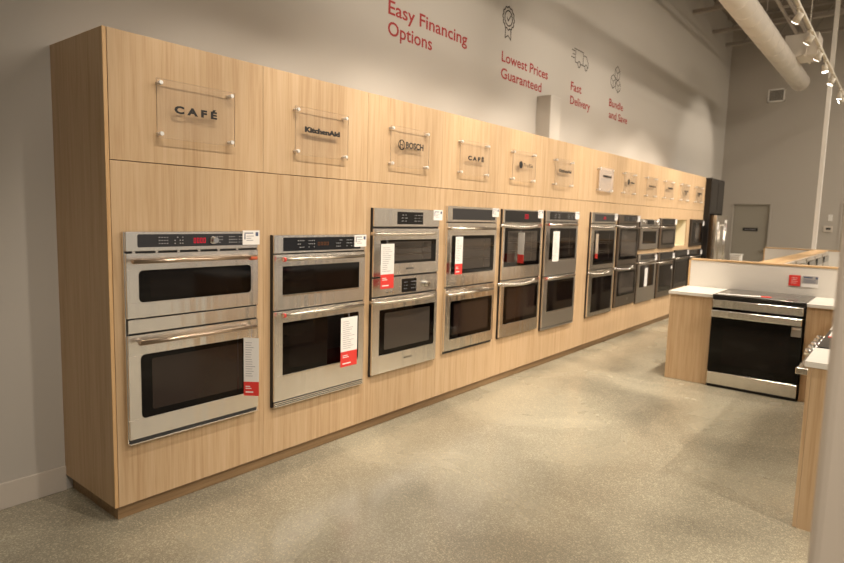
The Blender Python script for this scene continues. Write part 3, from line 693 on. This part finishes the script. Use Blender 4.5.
sign(7.650, 'clear acrylic sign with one thin dark line of lettering above the knobbed speed oven', scribble(7.52, 7.82, 2.103, 2.128, 8))
sign(8.470, 'clear acrylic sign with blurred wide lettering above the slate speed oven', scribble(8.38, 8.64, 2.115, 2.150, 9))
def s11(q, *_): scribble(9.25, 9.49, 2.115, 2.140, 10)(q)
sign(9.325, 'clear acrylic sign with small dark emblem above the open niche', s11, emb=blob(9.37, 2.09, .03))
def s12(q, *_): scribble(10.06, 10.33, 2.110, 2.140, 12)(q)
sign(10.19, 'clear acrylic sign furthest along the wall, beside the black fridge surround', s12, emb=blob(10.17, 2.09, .028))

# ------------------------------------------------------------------ lettering and icons on the wall
YW = D-0.0015
def wall_sign(label, x, z, lines, icon=None, m='wallred'):
    t = thing('wall_lettering', (x, D, z), label, 'wall sign')
    q = MB()
    for s, x0, x1, zb, cap in lines: add_text(q, s, x0, x1, zb, cap, YW, .014, 1.0)
    q.build('lettering', M[m], t)
    if icon: icon(t)
wall_sign('red wall lettering reading Easy Financing Options, leftmost of the four slogans', 3.2, 3.12, [('Easy Financing', 2.627, 3.798, 3.297, .116), ('Options', 2.625, 3.236, 3.126, .116)])
def rosette(t):
    q = MB(); cx, cz = 4.565, 3.760
    def ring(r, n=40, wob=0.0, w_=.013):
        q.stroke([(cx+(r+wob*math.cos(12*a))*math.cos(a), cz+(r+wob*math.cos(12*a))*math.sin(a)) for a in [2*math.pi*k/n for k in range(n)]], w_, YW-.0008, YW, closed=True)
    ring(.116, 72, .007); ring(.078)
    q.stroke([(cx-.035, cz+.002), (cx-.008, cz-.028), (cx+.042, cz+.035)], .013, YW-.0008, YW)
    q.stroke([(cx-.055, cz-.108), (cx-.060, cz-.215), (cx, cz-.180), (cx+.060, cz-.215), (cx+.055, cz-.108)], .013, YW-.0008, YW)
    q.build('rosette_icon', M['wallink'], t)
wall_sign('red wall lettering reading Lowest Prices Guaranteed below a ribbon rosette icon', 5.0, 3.1, [('Lowest Prices', 4.455, 5.525, 3.289, .110), ('Guaranteed', 4.452, 5.379, 3.113, .112)], rosette)
def truck(t):
    q = MB(); y0, y1 = YW-.0008, YW; W_ = .012
    q.stroke([(6.26, 3.80), (6.26, 3.655), (6.34, 3.655)], W_, y0, y1); q.stroke([(6.22, 3.82), (6.50, 3.82), (6.50, 3.655), (6.42, 3.655)], W_, y0, y1)
    q.stroke([(6.50, 3.785), (6.60, 3.785), (6.665, 3.71), (6.665, 3.655), (6.64, 3.655)], W_, y0, y1); q.stroke([(6.50, 3.655), (6.555, 3.655)], W_, y0, y1)
    for cx in (6.38, 6.60): q.stroke([(cx+.038*math.cos(k*math.pi/9), 3.645+.038*math.sin(k*math.pi/9)) for k in range(18)], W_, y0, y1, closed=True)
    for zz, xa in ((3.79, 6.15), (3.745, 6.18), (3.70, 6.14)): q.stroke([(xa, zz), (6.24, zz)], W_, y0, y1)
    q.build('truck_icon', M['wallink'], t)
wall_sign('red wall lettering reading Fast Delivery below a speeding truck icon', 6.4, 3.1, [('Fast', 6.170, 6.497, 3.283, .110), ('Delivery', 6.172, 6.800, 3.109, .106)], truck)
def boxes(t):
    q = MB(); y0, y1 = YW-.0008, YW
    def cube(cx, cz, s):
        a = s*.866
        q.stroke([(cx-a, cz+s*.5), (cx, cz+s), (cx+a, cz+s*.5), (cx+a, cz-s*.5), (cx, cz-s), (cx-a, cz-s*.5)], .012, y0, y1, closed=True)
        q.stroke([(cx-a, cz+s*.5), (cx, cz), (cx+a, cz+s*.5)], .012, y0, y1); q.stroke([(cx, cz), (cx, cz-s)], .012, y0, y1)
    cube(7.71, 3.785, .105); cube(7.565, 3.645, .10); cube(7.76, 3.61, .095)
    q.build('boxes_icon', M['wallink'], t)
wall_sign('red wall lettering reading Bundle and Save below an icon of stacked boxes', 7.7, 3.1, [('Bundle', 7.462, 8.010, 3.280, .108), ('and Save', 7.478, 8.212, 3.112, .108)], boxes, 'wallred')

# ------------------------------------------------------------------ fridge and its black surround
fs = thing('fridge_surround', (11.2, 0.2, 0), 'black cabinet surround over and beside the refrigerator at the end of the oven wall', 'cabinet')
MB().box(10.705, 10.745, -0.10, D-0.001, 0, H-0.003, 0.001).build('side_panel', M['blackcab'], fs)
MB().box(11.70, 11.73, -0.09, D-0.001, 0, H-0.003, 0.001).build('side_panel', M['blackcab'], fs)
MB().box(10.746, 11.699, -0.07, D-0.001, 1.785, H-0.004, 0.001).build('top_box', M['blackcab'], fs)
for a, c in ((10.75, 11.218), (11.222, 11.695)):
    dd = MB(); dd.box(a, c, -0.0705, -0.090, 1.788, H-0.005, 0.0015); f = dd.build('cabinet_door', M['blackcab'], fs)
    MB().box(a+.05, c-.05, -0.0905, -0.093, 1.85, H-.06, 0.001).build('raised_panel', M['blackcab'], f)
MB().cyl((11.16, -0.093, 1.83), (11.16, -0.11, 1.83), .012, 12).build('knob', M['chrome'], fs)
fr = thing('refrigerator', (11.2, 0.2, 0), 'tall stainless steel refrigerator below the black cabinet at the end of the oven wall', 'refrigerator')
MB().box(10.80, 11.66, -0.15, D-0.03, 0.02, 1.755, 0.003).build('body', steel('fridge_steel_wood_reflection', (0.30, 0.20, 0.13), 0.4), fr)  # brown of the reflected wood is put into the steel's base colour
for a, c, hx in ((10.80, 11.228, 11.19), (11.232, 11.66, 11.27)):
    f = MB().box(a, c, -0.153, -0.215, 0.62, 1.76, 0.006, seg=2).build('fridge_door', M['steel'], fr)
    MB().cyl((hx, -0.265, .80), (hx, -0.265, 1.62), .012, 12).cyl((hx, -0.215, .84), (hx, -0.265, .84), .008, 8).cyl((hx, -0.215, 1.58), (hx, -0.265, 1.58), .008, 8).build('handle', M['chrome'], f, True)
f = MB().box(10.80, 11.66, -0.153, -0.215, 0.06, .61, 0.006, seg=2).build('freezer_drawer', M['steel'], fr)
MB().cyl((10.90, -0.265, .54), (11.56, -0.265, .54), .012, 12).cyl((10.94, -0.215, .54), (10.94, -0.265, .54), .008, 8).cyl((11.52, -0.215, .54), (11.52, -0.265, .54), .008, 8).build('handle', M['chrome'], f, True)
t = thing('fridge_notice', (11.50, -0.2165, 1.55), 'white notice with red print on the right refrigerator door', 'notice')
MB().box(11.43, 11.58, -0.2162, -0.2172, 1.50, 1.68).build('sheet', M['paper'], t); MB().box(11.45, 11.56, -0.2172, -0.2176, 1.53, 1.59).build('printed_block', M['red'], t)
t = thing('fridge_notice', (10.95, -0.2165, 1.55), 'pale notice on the left refrigerator door', 'notice')
MB().box(10.86, 10.98, -0.2162, -0.2172, 1.50, 1.64).build('sheet', M['paper'], t); MB().box(10.88, 10.96, -0.2172, -0.2176, 1.58, 1.60).build('printed_block', M['print'], t)
# white appliance by the fridge
t = thing('portable_dishwasher', (11.93, -0.36, 0), 'narrow white free-standing appliance top showing beyond the island wall', 'appliance')
MB().box(11.84, 12.02, -0.46, -0.27, 0.03, 0.99, 0.006, seg=2).build('body', M['white'], t)
MB().box(11.83, 12.03, -0.47, -0.26, 0.991, 1.02, 0.008, seg=2).build('lid', M['quartz'], t)
MB().box(11.826, 11.839, -0.44, -0.29, 0.88, 0.97, 0.002).build('control_strip', M['base'], t)
for a in (-0.42, -0.31):
    for bx_ in (11.88, 11.98): MB().cyl((bx_, a, 0), (bx_, a, 0.031), .02, 10).build('foot', M['black'], t)

# ------------------------------------------------------------------ island: arm facing the camera
def base_cab(label, x0, x1, y0, y1, face, loc=None):
    t = thing('island_cabinet', ((x0+x1)/2, (y0+y1)/2, 0), label, 'cabinet')
    if face == 'x':   # shown face towards -x, ends towards +-y
        MB().box(x0, x0+0.018, y0, y1, 0.003, 0.879, 0.0006).build('front_panel', M['wood'], t)
        MB().box(x0+0.019, x1, y0, y1, 0.0, 0.879).build('carcass', M['wood'], t)
    else:
        MB().box(x0, x1, y1-0.018, y1, 0.003, 0.879, 0.0006).build('front_panel', M['wood'], t)
        MB().box(x0, x1, y0, y1-0.019, 0.0, 0.879).build('carcass', M['wood'], t)
    return t
IX, BW = 5.10, 5.785
base_cab('oak island cabinet at the left of the electric range', IX, BW-.001, -1.545, -1.14, 'x')
base_cab('oak island cabinet at the right of the electric range', IX, BW-.001, -3.05, -2.337, 'x')
tag(MB().box(IX-.012, BW-.001, -1.547, -1.125, .880, .912, 0.002).build('countertop', M['quartz']), 'white countertop on the oak cabinet left of the electric range', 'countertop')
tag(MB().box(IX-.012, BW-.001, -3.05, -2.335, .880, .912, 0.002).build('countertop', M['quartz']), 'white countertop on the oak cabinet right of the electric range', 'countertop')
def half_wall(label, x0, x1, y0, y1, capm, along):
    t = thing('half_wall', ((x0+x1)/2, (y0+y1)/2, 0), label, 'partition')
    MB().box(x0+.002, x1-.002, y0+.002, y1-.002, 0, 1.197).build('partition_panel', M['partition'], t)
    MB().box(x0-.004, x1+.004, y0-.004, y1+.004, 1.198, 1.216, 0.001).build('cap', M[capm], t)
    if along == 'y':
        MB().box(x0-.002, x1+.002, y1-.0015, y1+.018, 0, 1.1975, 0.001).build('edge_strip', M['wood_edge'], t)
    return t
half_wall('white half-height wall with oak cap behind the electric range', BW, BW+.11, -3.05, -1.135, 'wood_cap_y', 'y')
half_wall('long white half-height wall with oak cap running away down the middle of the island', BW+.12, 10.83, -1.965, -1.785, 'wood_cap_x', 'x')
half_wall('white half-height wall with oak cap at the far end of the island', 10.84, 10.95, -2.9, -1.03, 'wood_cap_y', 'y')
t = thing('notice_card', (BW, -2.137, 1.0), 'square red notice on the white wall behind the range', 'notice')
MB().box(BW-.006, BW-.001, -2.188, -2.088, 1.003, 1.112, 0.001).build('card', M['red'], t)
q = MB()
for k in range(4): q.box(BW-.0068, BW-.006, -2.165+.01*(k % 2), -2.11, 1.085-k*.018, 1.088-k*.018)
q.build('printed_lines', M['whiteprint'], t)
t = thing('notice_card', (BW, -2.27, 1.0), 'grey and white specification card beside the red notice', 'notice')
MB().box(BW-.005, BW-.001, -2.343, -2.197, 1.000, 1.120, 0.001).build('card', M['paper'], t)
MB().box(BW-.006, BW-.005, -2.338, -2.202, 1.036, 1.114).build('grey_panel', mat('grey_card_print', (0.40, 0.38, 0.36), 0.5), t)
q = MB(); q.box(BW-.0068, BW-.006, -2.29, -2.215, 1.092, 1.104); q.box(BW-.0068, BW-.006, -2.335, -2.315, 1.085, 1.105)
for k in range(3): q.box(BW-.0068, BW-.006, -2.32, -2.215, 1.072-k*.012, 1.076-k*.012)
q.build('printed_lines', M['inkblue'], t)

# electric range facing the camera
rg = thing('electric_range', (5.4, -1.94, 0), 'stainless slide-in range with black glass door set in the island facing the aisle', 'range')
ya, yb_ = -1.552, -2.332; X0 = 5.06
MB().box(X0+.045, BW-.002, yb_+.003, ya-.003, 0.02, .905).build('body', M['black'], rg)
q = MB(); q.box(X0-.004, BW-.03, yb_, ya, .906, .920, 0.003, mi=0)
for cx, cy, r in ((5.25, -1.75, .10), (5.25, -2.13, .08), (5.55, -1.75, .08), (5.55, -2.13, .10), (5.42, -1.94, .06)):
    pts = [(cx+r*math.cos(k*math.pi/16), cy+r*math.sin(k*math.pi/16)) for k in range(32)]
    for (a, c), (e, f) in zip(pts, pts[1:]+pts[:1]):
        q._add([(a, c, .9203), (e, f, .9203), (cx+(e-cx)*.97, cy+(f-cy)*.97, .9203), (cx+(a-cx)*.97, cy+(c-cy)*.97, .9203)], [(0, 1, 2, 3)], 1)
q.build('cooktop', [mat('smoked_cooktop_glass', (0.05, 0.042, 0.035), 0.12), M['print']], rg)
MB().box(X0, X0+.04, yb_+.002, ya-.002, .873, .905, 0.002).build('front_edge', M['black'], rg)
MB().box(X0-.006, X0+.04, yb_+.012, ya-.006, .793, .870, 0.003).build('control_panel', M['steel_warm'], rg)
d = MB().box(X0, X0+.04, yb_+.004, ya-.004, .160, .786, 0.002).build('oven_door', M['glass'], rg)
MB().box(X0-.0012, X0, yb_+.10, ya-.12, .24, .62).build('window', M['pane'], d)
MB().box(X0-.055, X0-.001, yb_+.012, ya-.006, .705, .772, 0.008, seg=3).build('handle', M['steel_warm'], d)
MB().box(X0-.002, X0+.04, yb_+.010, ya-.004, .030, .152, 0.003).build('storage_drawer', M['steel_warm'], rg)
MB().box(X0+.02, X0+.05, yb_+.01, ya-.01, 0.0, .028).build('kick_plate', M['black'], rg)
t = thing('energy_label', (X0, -2.27, .6), 'small grey label on the upper right of the range door', 'label')
MB().box(X0-.003, X0-.0015, -2.318, -2.238, .600, .690).build('sheet', mat('grey_label', (0.33, 0.31, 0.28), 0.4), t)
MB().box(X0-.0036, X0-.003, -2.310, -2.246, .665, .682).build('printed_line', M['paper'], t)
t = thing('cooktop_leaflet', (5.15, -1.8, .921), 'white leaflet with an orange end lying on the front of the range cooktop', 'leaflet')
q = MB(); q._add([(5.10, -1.585, .9215), (5.16, -1.575, .9215), (5.26, -1.93, .9215), (5.19, -1.95, .9215), (5.10, -1.585, .9225), (5.16, -1.575, .9225), (5.26, -1.93, .9225), (5.19, -1.95, .9225)], [(0, 1, 2, 3), (7, 6, 5, 4), (0, 4, 5, 1), (1, 5, 6, 2), (2, 6, 7, 3), (3, 7, 4, 0)]); q.build('paper_strip', M['paper'], t)
q = MB(); q._add([(5.19, -1.951, .9215), (5.26, -1.931, .9215), (5.28, -2.02, .9215), (5.205, -2.035, .9215), (5.19, -1.951, .9225), (5.26, -1.931, .9225), (5.28, -2.02, .9225), (5.205, -2.035, .9225)], [(0, 1, 2, 3), (7, 6, 5, 4), (0, 4, 5, 1), (1, 5, 6, 2), (2, 6, 7, 3), (3, 7, 4, 0)]); q.build('orange_end', M['red'], t)

# ------------------------------------------------------------------ island: near arm, fronts towards the oven wall
base_cab('oak cabinet at the near end of the island beside the beige post', 2.36, 2.795, -3.30, -2.65, 'y')
base_cab('oak cabinet between the two ranges on the near arm of the island', 3.57, 5.095, -3.30, -2.65, 'y')
tag(MB().box(2.345, 2.797, -3.30, -2.635, .880, .912, 0.002).build('countertop', M['quartz']), 'white countertop on the nearest cabinet beside the beige post', 'countertop')
tag(MB().box(3.568, 5.086, -3.30, -2.635, .880, .912, 0.002).build('countertop', M['quartz']), 'white countertop beyond the nearest range on the island arm', 'countertop')
r2 = thing('slide_in_range', (3.18, -2.95, 0), 'slide-in range seen end-on behind the post, with bar handle and knobs sticking out', 'range')
MB().box(2.80, 3.565, -3.30, -2.665, 0.02, .898).build('body', M['black'], r2)
MB().box(2.80, 3.565, -3.30, -2.64, .900, .918, 0.002).build('cooktop', M['display'], r2)
c = MB().box(2.802, 3.563, -2.664, -2.635, .800, .898, 0.002).build('control_panel', M['steel'], r2)
for x in (2.90, 3.05, 3.18, 3.32, 3.47):
    MB().cyl((x, -2.635, .855), (x, -2.575, .862), .025, 18, .021).build('knob', M['chrome'], c, True)
d = MB().box(2.802, 3.563, -2.664, -2.640, .16, .79, 0.002).build('oven_door', M['steel'], r2)
MB().box(2.88, 3.48, -2.6395, -2.638, .28, .64).build('window', M['glass'], d)
q = MB(); q.box(2.83, 3.53, -2.575, -2.548, .738, .770, 0.004); q.box(2.822, 2.860, -2.640, -2.545, .735, .773, 0.003); q.box(3.50, 3.538, -2.640, -2.545, .735, .773, 0.003); q.build('handle', M['handle'], d)
MB().box(2.802, 3.563, -2.664, -2.642, .03, .15, 0.002).build('storage_drawer', M['steel'], r2)
t = thing('cooktop_leaflet', (3.4, -2.75, .919), 'white leaflet with red lower edge lying on the nearest cooktop', 'leaflet')
MB().box(3.25, 3.50, -2.86, -2.66, .9185, .9195).build('sheet', M['paper'], t); MB().box(3.20, 3.249, -2.86, -2.66, .9185, .9195).build('red_edge', M['red'], t)

# ------------------------------------------------------------------ freestanding gas ranges along the spine wall
def gas_range(label, xc, side, rough_steel='steel_grey'):
    s = side; yb0 = -1.785+.006 if s > 0 else -1.965-.006
    t = thing('gas_range', (xc, yb0+s*.32, 0), label, 'range', 'gas ranges along both sides of the island wall')
    y1 = yb0+s*.62
    MB().box(xc-.38, xc+.38, yb0+s*.02, y1, .03, .90, 0.003).build('body', M[rough_steel], t)
    MB().box(xc-.38, xc+.38, yb0+s*.07, y1+s*.02, .901, .925, 0.003).build('cooktop', M['black'], t)
    q = MB()
    q._add([(xc-.38, yb0, .90), (xc+.38, yb0, .90), (xc+.38, yb0+s*.065, .90), (xc-.38, yb0+s*.065, .90), (xc-.38, yb0, 1.19), (xc+.38, yb0, 1.19), (xc+.38, yb0+s*.03, 1.19), (xc-.38, yb0+s*.03, 1.19)],
           [(0, 1, 2, 3), (4, 5, 6, 7), (0, 1, 5, 4), (1, 2, 6, 5), (2, 3, 7, 6), (3, 0, 4, 7)])
    bgd = q.build('backguard', M['steel'], t)
    MB().box(xc-.30, xc+.30, yb0+s*.042, yb0+s*.052, 1.06, 1.15, 0.002).build('display', M['display'], bgd)
    g = MB()
    for gx in (-.19, .19):
        for k in (-.15, -.05, .05, .15): g.box(xc+gx+k*.95-.006, xc+gx+k*.95+.006, yb0+s*.11, yb0+s*.58, .948, .962)
        for k in (.12, .34, .57): g.box(xc+gx-.17, xc+gx+.17, yb0+s*k-.006, yb0+s*k+.006, .945, .962)
        for ax in (-.16, .16):
            for k in (.12, .57): g.box(xc+gx+ax-.007, xc+gx+ax+.007, yb0+s*k-.007, yb0+s*k+.007, .925, .948)
    g.build('burner_grate', M['black'], t)
    for k in range(5):
        MB().cyl((xc-.28+.14*k, y1, .845), (xc-.28+.14*k, y1+s*.035, .845), .02, 14).build('knob', M['chrome'], t, True)
    MB().cyl((xc-.33, y1+s*.05, .74), (xc+.33, y1+s*.05, .74), .011, 10).cyl((xc-.30, y1, .74), (xc-.30, y1+s*.05, .74), .008, 8).cyl((xc+.30, y1, .74), (xc+.30, y1+s*.05, .74), .008, 8).build('handle', M['handle'], t, True)
    MB().box(xc-.28, xc+.28, y1, y1+s*.003, .36, .66).build('window', M['glass'], t)
    return t
ORD = ['nearest', 'second', 'third', 'fourth', 'furthest']
for k, xc in enumerate((6.45, 7.35, 8.25, 9.15, 10.05)): gas_range('gas range with upright back, %s along the aisle side of the island wall' % ORD[k], xc, 1)
for k, xc in enumerate((6.45, 7.35, 8.25, 9.15, 10.05)): gas_range('gas range with upright back, %s along the far side of the island wall' % ORD[k], xc, -1)
